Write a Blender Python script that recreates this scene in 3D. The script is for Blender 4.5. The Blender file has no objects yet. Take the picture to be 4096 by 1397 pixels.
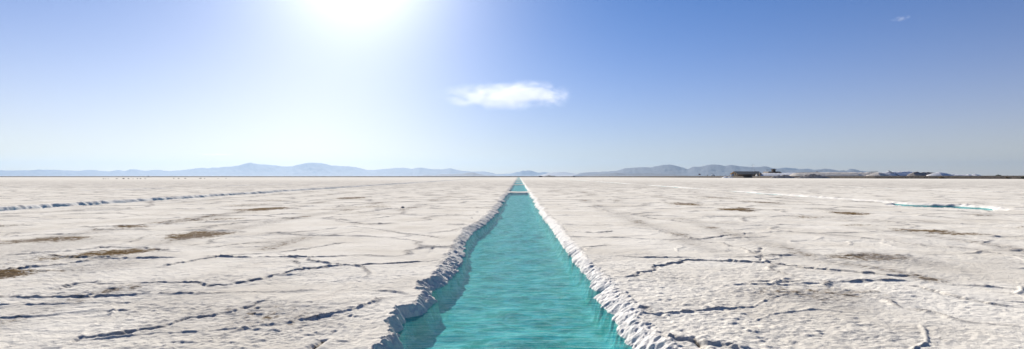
import bpy, math, random
import numpy as np
R = math.radians
random.seed(7)
sc = bpy.context.scene
COL = sc.collection
FPX, CX, CY = 2440.0, 2048.0, 698.5          # focal length and centre of the photograph, in its own pixels
CAM_Z = 2.0
YAW, PITCH = math.atan(27 / FPX), math.atan(5.8 / FPX)
SUN_EL, SUN_AZ = R(25.5), R(-20.0)           # azimuth from +Y, positive to the right

# ------------------------------------------------------------------ photo pixel -> place
def ray(px, py):
    v = np.array([px - CX, FPX, -(py - CY)], float)
    y, z = v[1] * math.cos(PITCH) - v[2] * math.sin(PITCH), v[1] * math.sin(PITCH) + v[2] * math.cos(PITCH)
    x = v[0]
    return np.array([x * math.cos(YAW) - y * math.sin(YAW), x * math.sin(YAW) + y * math.cos(YAW), z])
def gp(px, py, z=0.0):                       # point on a level surface
    d = ray(px, py); t = (z - CAM_Z) / d[2]
    return d[0] * t, d[1] * t
def at(px, py, Y):                           # point at a known distance
    d = ray(px, py); t = Y / d[1]
    return d[0] * t, Y, CAM_Z + d[2] * t

# ------------------------------------------------------------------ numpy noise
_TAB = np.random.RandomState(11).rand(65536).astype(np.float32)
def _h(i, j, s):
    n = (i + np.int32(s * 7919)) * np.int32(73856093) ^ (j + np.int32(s * 104729)) * np.int32(19349663)
    return _TAB[(n ^ (n >> 15)) & 65535]
def noise(x, y, s=0):                        # value noise in -1..1
    x = np.asarray(x, float); y = np.asarray(y, float)
    xf = np.floor(x); yf = np.floor(y)
    fx = (x - xf).astype(np.float32); fy = (y - yf).astype(np.float32)
    xi = xf.astype(np.int64).astype(np.int32); yi = yf.astype(np.int64).astype(np.int32)
    fx = fx * fx * fx * (fx * (fx * 6 - 15) + 10); fy = fy * fy * fy * (fy * (fy * 6 - 15) + 10)
    s = int(s) % 1009
    with np.errstate(over='ignore'):
        a = _h(xi, yi, s); b = _h(xi + 1, yi, s); c = _h(xi, yi + 1, s); d = _h(xi + 1, yi + 1, s)
    a = a + (b - a) * fx; c = c + (d - c) * fx
    return 2 * (a + (c - a) * fy) - 1
def fbm(x, y, s=0, n=4):
    r = 0; a = .5
    for k in range(n):
        r = r + a * noise(x * 2 ** k + 17.3 * k, y * 2 ** k - 9.1 * k, s + k); a *= .5
    return r
def sstep(a, b, t):
    t = np.clip((t - a) / (b - a), 0, 1); return t * t * (3 - 2 * t)
def worley(x, y, s, jit=.9):                 # two nearest feature distances
    xi = np.floor(x).astype(np.int32); yi = np.floor(y).astype(np.int32)
    f1 = np.full(x.shape, 9.0, np.float32); f2 = f1.copy()
    for dx in (-1, 0, 1):
        for dy in (-1, 0, 1):
            ci, cj = xi + dx, yi + dy
            px = ci + .5 + (_h(ci, cj, s) - .5) * jit; py = cj + .5 + (_h(ci, cj, s + 5) - .5) * jit
            d = np.sqrt((x - px) ** 2 + (y - py) ** 2).astype(np.float32)
            f2 = np.minimum(f2, np.maximum(f1, d)); f1 = np.minimum(f1, d)
    return f1, f2

# ------------------------------------------------------------------ object helpers
def tag(o, label=None, cat=None, group=None, kind=None):
    if label: o['label'] = label
    if cat: o['category'] = cat
    if group: o['group'] = group
    if kind: o['kind'] = kind
    return o
def empty(name, loc, rz=0, **k):
    o = bpy.data.objects.new(name, None); COL.objects.link(o)
    o.location = loc; o.rotation_euler = (0, 0, rz); o.empty_display_size = .2
    return tag(o, **k)
def mesh_obj(name, V, F, mat, parent=None, smooth=False, loc=(0, 0, 0)):
    me = bpy.data.meshes.new(name); me.from_pydata([tuple(v) for v in V], [], F); me.update()
    if smooth: me.polygons.foreach_set('use_smooth', [True] * len(me.polygons))
    if mat: me.materials.append(mat)
    o = bpy.data.objects.new(name, me); COL.objects.link(o); o.location = loc
    if parent: o.parent = parent
    return o
def grid_obj(name, P, mat, parent=None, smooth=True, loc=(0, 0, 0)):
    nr, nc = P.shape[:2]
    me = bpy.data.meshes.new(name)
    me.vertices.add(nr * nc); me.vertices.foreach_set('co', P.reshape(-1).astype(np.float32))
    idx = np.arange(nr * nc).reshape(nr, nc)
    q = np.stack([idx[:-1, :-1], idx[:-1, 1:], idx[1:, 1:], idx[1:, :-1]], -1).reshape(-1, 4)
    me.loops.add(q.size); me.loops.foreach_set('vertex_index', q.reshape(-1).astype(np.int32))
    me.polygons.add(len(q)); me.polygons.foreach_set('loop_start', np.arange(0, q.size, 4, dtype=np.int32))
    me.update(calc_edges=True)
    me.polygons.foreach_set('use_smooth', np.full(len(q), smooth))
    if mat: me.materials.append(mat)
    o = bpy.data.objects.new(name, me); COL.objects.link(o); o.location = loc
    if parent: o.parent = parent
    return o
def attr(o, name, a):
    o.data.attributes.new(name, 'FLOAT', 'POINT').data.foreach_set('value', a.reshape(-1).astype(np.float32))
class MB:                                    # collects boxes, bars and prisms into one mesh
    def __init__(s): s.V = []; s.F = []
    def box(s, c, d, rz=0, taper=1.0):
        n = len(s.V); cs, sn = math.cos(rz), math.sin(rz)
        for z in (-1, 1):
            k = taper if z > 0 else 1
            for x, y in ((-1, -1), (1, -1), (1, 1), (-1, 1)):
                a, b = x * d[0] / 2 * k, y * d[1] / 2 * k
                s.V.append((c[0] + a * cs - b * sn, c[1] + a * sn + b * cs, c[2] + z * d[2] / 2))
        s.F += [(n, n + 3, n + 2, n + 1), (n + 4, n + 5, n + 6, n + 7)] + [(n + i, n + (i + 1) % 4, n + 4 + (i + 1) % 4, n + 4 + i) for i in range(4)]
        return s
    def bar(s, a, b, r, r2=None, n=8):
        a = np.array(a, float); b = np.array(b, float); d = b - a; d /= np.linalg.norm(d)
        u = np.cross(d, (0, 0, 1) if abs(d[2]) < .9 else (1, 0, 0)); u /= np.linalg.norm(u); w = np.cross(d, u)
        k = len(s.V); r2 = r if r2 is None else r2
        for p, q in ((a, r), (b, r2)):
            for i in range(n):
                t = 2 * math.pi * i / n; s.V.append(tuple(p + q * (math.cos(t) * u + math.sin(t) * w)))
        s.F += [(k + i, k + (i + 1) % n, k + n + (i + 1) % n, k + n + i) for i in range(n)]
        s.F += [tuple(k + i for i in range(n))[::-1], tuple(k + n + i for i in range(n))]
        return s
    def prism(s, poly, y0, y1):              # x-z outline extruded along y
        k = len(s.V); n = len(poly)
        s.V += [(p[0], y0, p[1]) for p in poly] + [(p[0], y1, p[1]) for p in poly]
        s.F += [tuple(k + i for i in range(n)), tuple(k + n + i for i in range(n))[::-1]]
        s.F += [(k + i, k + n + i, k + n + (i + 1) % n, k + (i + 1) % n) for i in range(n)]
        return s
    def build(s, name, mat, parent=None, loc=(0, 0, 0)): return mesh_obj(name, s.V, s.F, mat, parent, loc=loc)

# ------------------------------------------------------------------ materials
class NT:
    def __init__(s, name):
        s.m = bpy.data.materials.new(name); s.m.use_nodes = True; s.t = s.m.node_tree; s.t.nodes.clear()
        s.out = s.t.nodes.new('ShaderNodeOutputMaterial')
    def n(s, typ, **k):
        o = s.t.nodes.new('ShaderNode' + typ)
        for a, v in k.items(): setattr(o, a, v)
        return o
    def l(s, a, b): s.t.links.new(a, b)
    def val(s, sock, v):
        if isinstance(v, (int, float, tuple)): sock.default_value = v
        else: s.l(v, sock)
    def math(s, op, a, b=0.0, c=None, clamp=False):
        o = s.n('Math', operation=op, use_clamp=clamp); s.val(o.inputs[0], a); s.val(o.inputs[1], b)
        if c is not None: s.val(o.inputs[2], c)
        return o.outputs[0]
    def mix(s, f, a, b):
        o = s.n('Mix', data_type='RGBA'); s.val(o.inputs[0], f); s.val(o.inputs[6], a); s.val(o.inputs[7], b); return o.outputs[2]
    def noise(s, scale, detail=4, rough=.6, vec=None, dist=0):
        o = s.n('TexNoise'); o.inputs['Scale'].default_value = scale; o.inputs['Detail'].default_value = detail
        o.inputs['Roughness'].default_value = rough; o.inputs['Distortion'].default_value = dist
        if vec is not None: s.l(vec, o.inputs['Vector'])
        return o.outputs['Fac']
    def ramp(s, v, a, b, x=0.0, y=1.0):
        o = s.n('MapRange', interpolation_type='SMOOTHSTEP'); s.val(o.inputs[0], v)
        for i, q in enumerate((a, b, x, y)): o.inputs[i + 1].default_value = q
        return o.outputs[0]
def simple(name, c1, c2, scale=1.0, rough=.85, bump=.3, bscale=None, dist=.05, metal=0):
    t = NT(name); co = t.n('TexCoord').outputs['Object']
    f = t.ramp(t.noise(scale, 6, .65, co), .35, .65)
    b = t.n('BsdfPrincipled'); b.inputs['Roughness'].default_value = rough; b.inputs['Metallic'].default_value = metal
    t.l(t.mix(f, (*c1, 1), (*c2, 1)), b.inputs['Base Color'])
    bp = t.n('Bump'); bp.inputs['Strength'].default_value = bump; bp.inputs['Distance'].default_value = dist
    t.l(t.noise(bscale or scale * 4, 5, .6, co), bp.inputs['Height']); t.l(bp.outputs[0], b.inputs['Normal'])
    t.l(b.outputs[0], t.out.inputs['Surface']); return t.m

def mat_ground():
    t = NT('salt_crust'); co = t.n('TexCoord').outputs['Object']
    A = lambda n: t.n('Attribute', attribute_name=n).outputs['Fac']
    soil, grey, pool, rim = A('soil'), A('grey'), A('pool'), A('rim')
    big = t.ramp(t.noise(.35, 5, .6, co), .35, .7)
    fine = t.noise(22, 4, .7, co)
    mp = t.n('Mapping'); mp.inputs['Scale'].default_value = (.7, .16, 1); t.l(co, mp.inputs[0])
    streak = t.noise(1.0, 7, .68, mp.outputs[0])
    c = t.mix(big, (.72, .685, .61, 1), (.61, .57, .495, 1))
    c = t.mix(t.math('MULTIPLY', t.ramp(streak, .60, .74), .42), c, (.40, .34, .27, 1))
    shade_dash = t.ramp(t.noise(.9, 9, .80, co), .60, .70)  # dark specks mimic the shade of small clods, put into the salt colour
    c = t.mix(t.math('MULTIPLY', shade_dash, .5), c, (.26, .23, .20, 1))
    c = t.mix(t.ramp(fine, .62, .8, 0, .3), c, (.42, .38, .33, 1))
    sp = t.ramp(t.noise(9, 6, .75, co), .38, .62)
    spk = t.noise(5.0, 8, .78, co)
    sm = t.ramp(t.math('MULTIPLY_ADD', soil, .37, spk), .66, .82)
    c = t.mix(sm, c, t.mix(t.noise(14, 3, .6, co), (.05, .035, .02, 1), (.24, .165, .085, 1)))
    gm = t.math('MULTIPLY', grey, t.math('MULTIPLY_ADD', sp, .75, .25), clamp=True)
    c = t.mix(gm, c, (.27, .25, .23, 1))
    c = t.mix(rim, c, (.76, .74, .70, 1))
    pn = t.ramp(t.noise(2.4, 8, .72, co, .6), .38, .60)
    c = t.mix(pool, c, t.mix(pn, (.36, .58, .46, 1), (.84, .88, .82, 1)))
    b = t.n('BsdfPrincipled'); b.inputs['Roughness'].default_value = .8
    b.inputs['Specular IOR Level'].default_value = .0; b.inputs['Diffuse Roughness'].default_value = 0
    t.l(c, b.inputs['Base Color'])
    n1 = t.noise(16, 6, .72, co); n2 = t.noise(70, 3, .6, co); n3 = t.noise(1.6, 8, .74, co)
    h = t.math('MULTIPLY_ADD', n1, 1.0, t.math('MULTIPLY', n2, .35))
    b1 = t.n('Bump'); b1.inputs['Strength'].default_value = .55; b1.inputs['Distance'].default_value = .035; t.l(h, b1.inputs['Height'])
    b2 = t.n('Bump'); b2.inputs['Strength'].default_value = .5; b2.inputs['Distance'].default_value = .10
    t.l(n3, b2.inputs['Height']); t.l(b1.outputs[0], b2.inputs['Normal'])
    t.l(b2.outputs[0], b.inputs['Normal']); t.l(b.outputs[0], t.out.inputs['Surface']); return t.m

def mat_water():
    t = NT('turquoise_brine'); co = t.n('TexCoord').outputs['Object']
    mp = t.n('Mapping'); mp.inputs['Scale'].default_value = (1.5, 8.5, 1); t.l(co, mp.inputs[0])
    mq = t.n('Mapping'); mq.inputs['Scale'].default_value = (5, 17, 1); mq.inputs['Rotation'].default_value = (0, 0, .18); t.l(co, mq.inputs[0])
    h = t.math('MULTIPLY_ADD', t.noise(1, 3, .55, mp.outputs[0], .4), 1, t.math('MULTIPLY', t.noise(1, 3, .6, mq.outputs[0]), .35))
    bp = t.n('Bump'); bp.inputs['Strength'].default_value = 1; bp.inputs['Distance'].default_value = .030; t.l(h, bp.inputs['Height'])
    fr = t.n('Fresnel'); fr.inputs['IOR'].default_value = 1.34; t.l(bp.outputs[0], fr.inputs['Normal'])
    gl = t.n('BsdfGlossy'); gl.inputs['Roughness'].default_value = .06; t.l(bp.outputs[0], gl.inputs['Normal'])
    tr = t.n('BsdfTransparent')
    mr = t.n('Mapping'); mr.inputs['Scale'].default_value = (1.9, 11, 1); t.l(co, mr.inputs[0])
    ripple_tint = t.ramp(t.noise(1, 7, .70, mr.outputs[0], .8), .38, .62)  # pale and dark streaks of rippled, refracted light, put into the tint
    t.l(t.mix(ripple_tint, (.13, .62, .70, 1), (.62, 1.0, 1.0, 1)), tr.inputs['Color'])
    df = t.n('BsdfDiffuse'); df.inputs['Color'].default_value = (.12, .85, .75, 1)   # brine is slightly cloudy
    mb = t.n('MixShader'); mb.inputs[0].default_value = .07; t.l(tr.outputs[0], mb.inputs[1]); t.l(df.outputs[0], mb.inputs[2])
    mx = t.n('MixShader'); t.l(t.math('MULTIPLY', fr.outputs[0], .46), mx.inputs[0]); t.l(mb.outputs[0], mx.inputs[1]); t.l(gl.outputs[0], mx.inputs[2])
    t.l(mx.outputs[0], t.out.inputs['Surface']); return t.m

M_ground, M_water = mat_ground(), mat_water()
M_salt = simple('piled_salt', (.90, .89, .87), (.84, .82, .79), .5, .8, .5, 1.2, .3)
M_cream = simple('weathered_salt', (.86, .77, .65), (.72, .63, .51), .5, .9, .7, 1.0, .4)
M_dirty = simple('dirty_salt', (.22, .19, .17), (.42, .37, .32), .6, .9, .9, 1.2, .5)
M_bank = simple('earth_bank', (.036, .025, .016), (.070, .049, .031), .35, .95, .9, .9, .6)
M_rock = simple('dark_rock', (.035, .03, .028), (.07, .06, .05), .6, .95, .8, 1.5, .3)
M_thatch = simple('thatch', (.38, .27, .17), (.48, .35, .22), 1.2, .95, .5, 6, .1)
M_wood = simple('dark_timber', (.05, .032, .02), (.08, .05, .03), 1.5, .8)
M_adobe = simple('adobe', (.12, .08, .05), (.18, .12, .075), 1, .9)
M_pale = simple('pale_paint', (.74, .66, .50), (.62, .54, .40), 1.4, .8)
M_blue = simple('blue_tarp', (.06, .16, .33), (.09, .22, .42), 1, .6)
M_metal = simple('grey_metal', (.12, .12, .13), (.2, .2, .21), 2, .5, .1, None, .01, .7)
M_red = simple('dark_red_board', (.14, .02, .015), (.2, .03, .02), 2, .6, .1)
M_white = simple('white_paint', (.78, .79, .8), (.7, .71, .73), 2, .4, .05)
M_glass = simple('tinted_glass', (.02, .025, .03), (.03, .035, .04), 1, .1, 0)
M_tyre = simple('rubber', (.02, .02, .02), (.03, .03, .03), 2, .8, .1)
M_leaf = simple('shrub_leaf', (.045, .07, .02), (.09, .12, .035), 3, .8)
M_dry = simple('dry_grass', (.20, .14, .045), (.30, .21, .08), 3, .9)
M_mtn = simple('mountain_rock', (.055, .06, .075), (.075, .08, .095), .0012, .95, .3, .004, 40)
M_sand = simple('sandy_slope', (.42, .34, .26), (.34, .27, .21), .0012, .95, .5, .004, 40)

# ------------------------------------------------------------------ GROUND: salt flat with canals, one sheet
WL = -0.17                                    # water level of the middle canal
def edge_curve(pts, sgn):
    P = [gp(px, py, WL) for px, py in pts]
    P.sort(key=lambda p: p[1])
    ys = np.array([p[1] for p in P]); xs = np.array([p[0] * sgn for p in P])
    ys = np.concatenate([[-60, ys[0] - 1.5], ys, [ys[-1] + 6, 60, 30000]])
    e = 1.27
    xs = np.concatenate([[1.45, 1.5], xs, [e, e, e]])
    return ys, xs
EL = edge_curve([(1943, 900), (1892, 934), (1847, 985), (1861, 1013), (1830, 1070), (1785, 1143), (1728, 1166), (1742, 1205),
                 (1705, 1262), (1637, 1273), (1598, 1307), (1592, 1352), (1601, 1397)], -1)
ER = edge_curve([(2197, 900), (2214, 928), (2282, 1033), (2327, 1092), (2373, 1160), (2412, 1171), (2392, 1194), (2452, 1262),
                 (2497, 1307), (2491, 1335), (2537, 1397)], 1)
DAMS = [79, 150, 205, 262, 318, 372, 430, 500, 590, 700]
CRACKS = [  # traced from the photograph, left to right: (height, [pixels])
 (.055, [(0, 1024), (154, 1011), (363, 997), (427, 988), (593, 994), (632, 1003), (705, 1011)]),
 (.035, [(440, 986), (474, 978), (555, 960), (589, 940)]),
 (.030, [(790, 997), (884, 984), (982, 975), (1100, 968)]),
 (.050, [(150, 1180), (212, 1163), (348, 1130), (462, 1138), (598, 1138), (777, 1136), (848, 1147), (924, 1142), (1027, 1128), (1168, 1087), (1260, 1076), (1402, 1068)]),
 (.050, [(223, 1397), (337, 1364), (489, 1334), (641, 1312), (734, 1282), (815, 1272), (924, 1255), (1005, 1228), (1087, 1195)]),
 (.035, [(614, 1076), (740, 1050), (891, 1024), (1087, 1013), (1207, 1000), (1300, 985), (1400, 968)]),
 (.040, [(1114, 1016), (1185, 1041), (1200, 1075)]),
 (.045, [(1277, 878), (1336, 878), (1398, 885)]),
 (.050, [(1400, 906), (1474, 914), (1604, 934), (1717, 945), (1785, 957)]),
 (.035, [(1400, 1064), (1570, 1055), (1728, 1044)]),
 (.035, [(1603, 860), (1752, 858), (1876, 863)]),
 (.040, [(1597, 833), (1768, 824)]), (.045, [(1771, 828), (1827, 831)]),
 (.030, [(1485, 876), (1516, 872), (1590, 862)]),
 (.045, [(1333, 832), (1410, 823), (1476, 816)]),
 (.045, [(1336, 861), (1404, 856), (1504, 845), (1597, 834)]),
 (.045, [(717, 911), (790, 910), (909, 896), (1097, 885)]),
 (.060, [(9, 951), (171, 938), (256, 940), (367, 935)]),
 (.050, [(559, 881), (811, 866)]),
 (.030, [(380, 1258), (587, 1240)]), (.035, [(1152, 1220), (1223, 1218)]),
 (.055, [(2435, 1112), (2531, 1106), (2599, 1087), (2633, 1064), (2699, 1050), (2763, 1042), (2850, 1045), (2972, 1049), (3053, 1052), (3157, 1064), (3297, 1081), (3413, 1090), (3587, 1105), (3692, 1107)]),
 (.040, [(2316, 990), (2384, 986), (2452, 983), (2491, 986)]),
 (.040, [(2271, 927), (2378, 931), (2480, 926)]),
 (.050, [(2700, 959), (2803, 959), (2890, 945), (2949, 940), (3047, 934), (3106, 930), (3285, 935)]),
 (.030, [(2890, 956), (2938, 958)]), (.035, [(3025, 1048), (3030, 1020), (3036, 988)]),
 (.050, [(3253, 844), (3301, 844)]), (.040, [(2982, 831), (3025, 824), (3095, 824)]),
 (.040, [(3006, 1127), (3111, 1128), (3224, 1126)]),
 (.035, [(2531, 1222), (2600, 1253), (2661, 1276)]),
 (.11, [(2640, 1340), (2681, 1362), (2760, 1380), (2870, 1397), (3000, 1420)]),
 (.045, [(3634, 1136), (3831, 1186), (3907, 1209), (4096, 1229)]),
 (.035, [(2111, 748), (2127, 747)]), (.045, [(2215, 829), (2300, 830), (2380, 826)]), (.045, [(2177, 820), (2206, 821)]), (.05, [(2228, 861), (2284, 861)]),
 (.045, [(3130, 760), (3240, 764)]), (.045, [(600, 807), (760, 803)]), (.05, [(1470, 757), (1560, 757)]),
]
SOIL = [  # x, y, half width, half height in photo pixels, strength
 (60, 1100, 170, 22, 1.1), (380, 1024, 130, 14, .75), (480, 1016, 90, 8, .95), (85, 962, 130, 13, .85), (512, 910, 130, 12, 1.0), (770, 885, 130, 7, .8),
 (790, 945, 100, 13, .95), (1067, 838, 100, 9, .9), (1410, 794, 60, 5, .8), (1373, 843, 50, 6, .6), (1115, 834, 50, 5, .7),
 (1488, 826, 30, 3, .6), (1112, 804, 50, 5, .6), (1141, 1293, 80, 22, .45), (2971, 842, 60, 8, 1.0), (3090, 813, 60, 5, .8), (2852, 791, 45, 4, .7),
 (2765, 818, 45, 5, .8), (3003, 806, 50, 4, .7), (3437, 855, 75, 7, 1.0), (3177, 869, 60, 6, .6), (3367, 899, 50, 5, .6), (3675, 923, 75, 7, .9),
 (3795, 934, 55, 7, .8), (4028, 909, 65, 6, .6), (2873, 923, 55, 12, .4), (3405, 1029, 75, 13, .8), (3326, 1174, 100, 18, .55), (3703, 1366, 90, 22, .4),
 (980, 820, 70, 4, .55), (640, 800, 70, 4, .5), (2560, 860, 60, 6, .35), (440, 1100, 70, 8, .3), (1250, 770, 60, 3, .4), (1640, 880, 60, 6, .25)]
GREY = [(3279, 1209, 110, 22, .8), (3587, 1046, 150, 16, .8), (3950, 1060, 150, 14, .5), (1141, 1293, 110, 28, .45), (220, 985, 220, 10, .4), (3000, 905, 80, 8, .35),
        (3500, 1330, 150, 25, .4), (3750, 980, 200, 12, .35), (250, 1080, 220, 22, .5), (3450, 880, 120, 6, .35), (820, 1180, 160, 18, .25)]

def build_ground():
    dens = 1.0
    rows = [-45.0]
    while rows[-1] < 3.2: rows.append(rows[-1] + max(.06, .12 * (3.4 - rows[-1])))
    y = rows[-1]
    while y < 20000:
        g = .0016 if y < 15 else (.003 if y < 100 else (.008 if y < 1200 else .03))
        y += (y + 3) * g / dens; rows.append(y)
    Y = np.array(rows)
    u = [0.0]
    while u[-1] < 1.32: u.append(u[-1] + (.0012 if u[-1] < .33 else .0021) / dens)
    ex = [1.5, 2, 3, 5, 9, 16]
    U = np.array([-q for q in ex[::-1]] + [-q for q in u[:0:-1]] + u + ex)
    W = 3 + np.abs(Y)
    X = W[:, None] * U[None, :]
    YY = np.repeat(Y[:, None], len(U), 1)
    lim = 26500 + 60.0 * np.arange(len(ex) + 1)
    cap = np.full(len(U), 26500.0); cap[:6] = lim[:0:-1]; cap[-6:] = lim[1:]
    X = np.clip(X, -cap, cap)
    spc = (np.abs(YY) + 3) * np.where(YY < 15, .0016, np.where(YY < 100, .0026, .008))   # mesh spacing
    sprow = spc[:, 0]; YC = YY[:, :1]
    def rows_of(w):
        k = np.nonzero(w > 0)[0]
        return (k[0], k[-1] + 1) if len(k) else (0, 0)
    def octave(scale, amp, s):               # an octave fades where the mesh is too coarse for it
        w = np.clip(scale / (sprow * 2.2) - .4, 0, 1); a, b = rows_of(w); out = np.zeros(X.shape)
        if b > a: out[a:b] = w[a:b, None] * amp * noise(X[a:b] / scale, YY[a:b] / scale, s)
        return out
    def at_m(n, s):
        return noise(X / n, YY / n, s)
    near = sstep(1500, 300, YY)
    Z = .035 * fbm(X / 7, YY / 7, 3, 3) * near
    rough = .55 + .45 * at_m(3.7, 41) + .35 * at_m(1.3, 42) + .35 * sstep(5, 20, np.abs(X)) * sstep(45, 12, YY)
    rough = np.clip(rough, .25, 1.15)
    Z += rough * (octave(.6, .007, 11) + octave(.3, .0055, 12) + octave(.15, .006, 13) + octave(.075, .007, 14) + octave(.036, .008, 15))
    for sc_, s in ((.03, 31), (.055, 32), (.1, 33), (.18, 34), (.33, 35), (.6, 36), (1.1, 37), (2.0, 38)):
        w = np.clip(sc_ / (sprow * 2.0) - .5, 0, 1) * np.clip(1.6 - sc_ / (sprow * 14), 0, 1)
        a_, b_ = rows_of(w)
        if b_ > a_:
            q = noise(X[a_:b_] / sc_, YY[a_:b_] / (sc_ * .8), s)
            Z[a_:b_] += rough[a_:b_] * w[a_:b_, None] * sc_ * (1.2 if sc_ < .15 else (.55 if sc_ < .25 else .2)) * (.045 * q + .07 * np.maximum(q - .25, 0))
    # billowed lumps of crust
    cl = sstep(.15, .6, at_m(2.2, 51) * .6 + at_m(.8, 52) * .5 + .12 * sstep(4, 16, X))
    for sc_, am, s in ((.42, .008, 21), (.2, .008, 22), (.1, .008, 24)):
        w = np.clip(sc_ / (spc * 2.2) - .4, 0, 1)
        Z += cl * w * am * np.abs(noise(X / sc_, YY / sc_, s))
    # wide natural plates with pressure ridges
    wx = X + 1.1 * fbm(X / 2.5, YY / 2.5, 61, 3); wy = YY + 1.1 * fbm(X / 2.5, YY / 2.5, 66, 3)
    f1, f2 = worley(wx / 5.2, wy / 5.2, 71)
    dd = (f2 - f1) * 5.2 * .55
    al = sstep(-.55, .05, fbm(X / 1.6, YY / 1.6, 75, 3)) * sstep(400, 60, YY) * sstep(5.5, 9, YY)
    wd = np.maximum(.04, spc * 1.4)
    dd = dd + .05 * fbm(X / .22, YY / .22, 78, 3)
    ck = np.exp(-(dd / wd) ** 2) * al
    Z += .036 * ck * (.8 + .7 * noise(X / .4, YY / .4, 79))
    f1, f2 = worley(wx / 1.9 + 40, wy / 1.9, 81)
    dd = (f2 - f1) * 1.9 * .55
    al2 = sstep(.0, .4, fbm(X / 2.1, YY / 2.1, 85, 3)) * sstep(120, 40, YY) * sstep(2, 5, np.abs(X))
    Z += al2 * .024 * np.exp(-(dd / np.maximum(.03, spc)) ** 2)
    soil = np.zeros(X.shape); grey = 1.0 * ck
    def cols_of(x0, x1, r0, r1):
        q = np.array([x0 / W[r0], x0 / W[r1 - 1], x1 / W[r0], x1 / W[r1 - 1]])
        return np.searchsorted(U, q.min()), max(np.searchsorted(U, q.max()), np.searchsorted(U, q.min()) + 1)
    # traced cracks: one plate ridden up over the other
    jx = X + .03 * noise(X / .07, YY / .07, 89) + .06 * noise(X / .16, YY / .16, 91) + .09 * noise(X / .5, YY / .5, 92)
    jy = YY + .03 * noise(X / .07, YY / .07, 90) + .06 * noise(X / .16, YY / .16, 93) + .10 * noise(X / .5, YY / .5, 94)
    for ci, (hh, pts) in enumerate(CRACKS):
        P = [gp(a, b) for a, b in pts]
        best = None
        ymin = min(p[1] for p in P) - 1.5; ymax = max(p[1] for p in P) + 1.5
        r0, r1 = np.searchsorted(Y, [ymin, ymax]); 
        if r1 <= r0: continue
        c0, c1 = cols_of(min(p[0] for p in P) - 1.5, max(p[0] for p in P) + 1.5, r0, r1); sl_ = (slice(r0, r1), slice(c0, c1))
        sx, sy = jx[sl_], jy[sl_]
        D = np.full(sx.shape, 9.0); S = np.zeros(sx.shape); T = np.zeros(sx.shape)
        acc = 0
        for (ax, ay), (bx, by) in zip(P[:-1], P[1:]):
            L = math.hypot(bx - ax, by - ay); ux, uy = (bx - ax) / L, (by - ay) / L
            t = np.clip((sx - ax) * ux + (sy - ay) * uy, 0, L)
            qx, qy = sx - ax - t * ux, sy - ay - t * uy
            d = np.hypot(qx, qy); m = d < D
            D = np.where(m, d, D); S = np.where(m, ux * qy - uy * qx, S); T = np.where(m, acc + t, T); acc += L
        s_ = np.where(S >= 0, D, -D)
        sp = spc[sl_]
        k = 1 + .012 * ymin
        up = sstep(-1.2 * sp - .012, sp + .015, s_) * np.exp(-np.maximum(s_, 0) / (.16 * k)) + .25 * np.exp(-(s_ / (.3 * k)) ** 2)
        al = (.92 + .35 * noise(T / 1.1, T * 0 + ci, 95) + .35 * noise(T / .25, T * 0 + ci, 96)) * sstep(0, .8, np.minimum(T, acc - T) + .25)
        Z[sl_] += hh * k * np.interp(ymin, [6, 20, 50], [.36, .54, .8]) * (.95 + .45 * noise(X[sl_] / .12, YY[sl_] / .12, 97)) * np.clip(al, 0, 1.5) * up
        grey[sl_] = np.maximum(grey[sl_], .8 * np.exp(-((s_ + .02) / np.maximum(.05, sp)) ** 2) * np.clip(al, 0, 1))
        Z[sl_] -= .02 * k * np.exp(-((s_ + .05) / .04) ** 2) * np.clip(al, 0, 1)
    # stains
        wob = fbm(X / 1.3, YY / 1.3, 101, 4); wo2 = noise(X / 3.1, YY / 3.1, 108)
    for lst, T_ in ((SOIL, soil), (GREY, grey)):
        for px, py, rx, ry, st in lst:
            cx, cy = gp(px, py); off = px - 2075.0
            ya, yb = sorted((cx * FPX / (off - rx), cx * FPX / (off + rx)))
            if abs(off) < rx * 1.3: ya, yb = cy * .8, cy * 1.25
            yc = (ya + yb) / 2; ay = (yb - ya) / 2; ax = .8 + .015 * yc
            r0, r1 = np.searchsorted(Y, [yc - 2.5 * ay, yc + 2.5 * ay])
            if r1 <= r0: continue
            c0, c1 = cols_of(cx - 3.2 * ax - .6, cx + 3.2 * ax + .6, r0, r1); sl_ = (slice(r0, r1), slice(c0, c1))
            xx, yy = X[sl_], YY[sl_]
            e = np.sqrt(((xx - cx + .5 * np.sin(yy / 2.3 + px)) / ax) ** 2 + ((yy - yc) / ay) ** 2)
            T_[sl_] = np.maximum(T_[sl_], st * sstep(1.7, .0, e + .95 * wob[sl_] + .35 * wo2[sl_]))
    for k, xc in enumerate((-15.3, -10.4, -20.5, -26, -6.9, 7.6, 13.3, 18.3, 23.5, 5.2)):
        ln = np.exp(-((X - xc - .35 * noise(YC / 3.0, YC * 0 + k, 111)) / (.35 + .008 * YY)) ** 2) * sstep(-.35, .4, noise(YC / 4.5, YC * 0 + k, 112)) * sstep(130, 60, YY)
        soil = np.maximum(soil, .72 * ln * (.6 + .9 * wob)); grey = np.maximum(grey, .5 * ln)
    # the soil lies in little hollows between salt clods
    cz = np.clip(soil + .6 * grey, 0, 1)
    for sc_, am, s in ((.22, .014, 121), (.10, .014, 122)):
        w = np.clip(sc_ / (spc * 2.2) - .4, 0, 1)
        Z += cz * w * am * (np.abs(noise(X / sc_, YY / (sc_ * .6), s)) - .25)
    # faint brown dust along the two rims
    # ---- canals
    pool = np.zeros(X.shape); rim = np.zeros(X.shape)
    wrp = .12 * fbm(X / .5, YY / .5, 144, 3)
    def rk_(sx, sy, a, sd):
        w = np.clip(np.minimum(sx, sy * 2) / (spc * 2.0) - .3, 0, 1)
        return w * a * (1 - np.abs(noise((X + wrp) / sx, (YY + wrp * .6) / sy, sd)) * 2)
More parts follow.
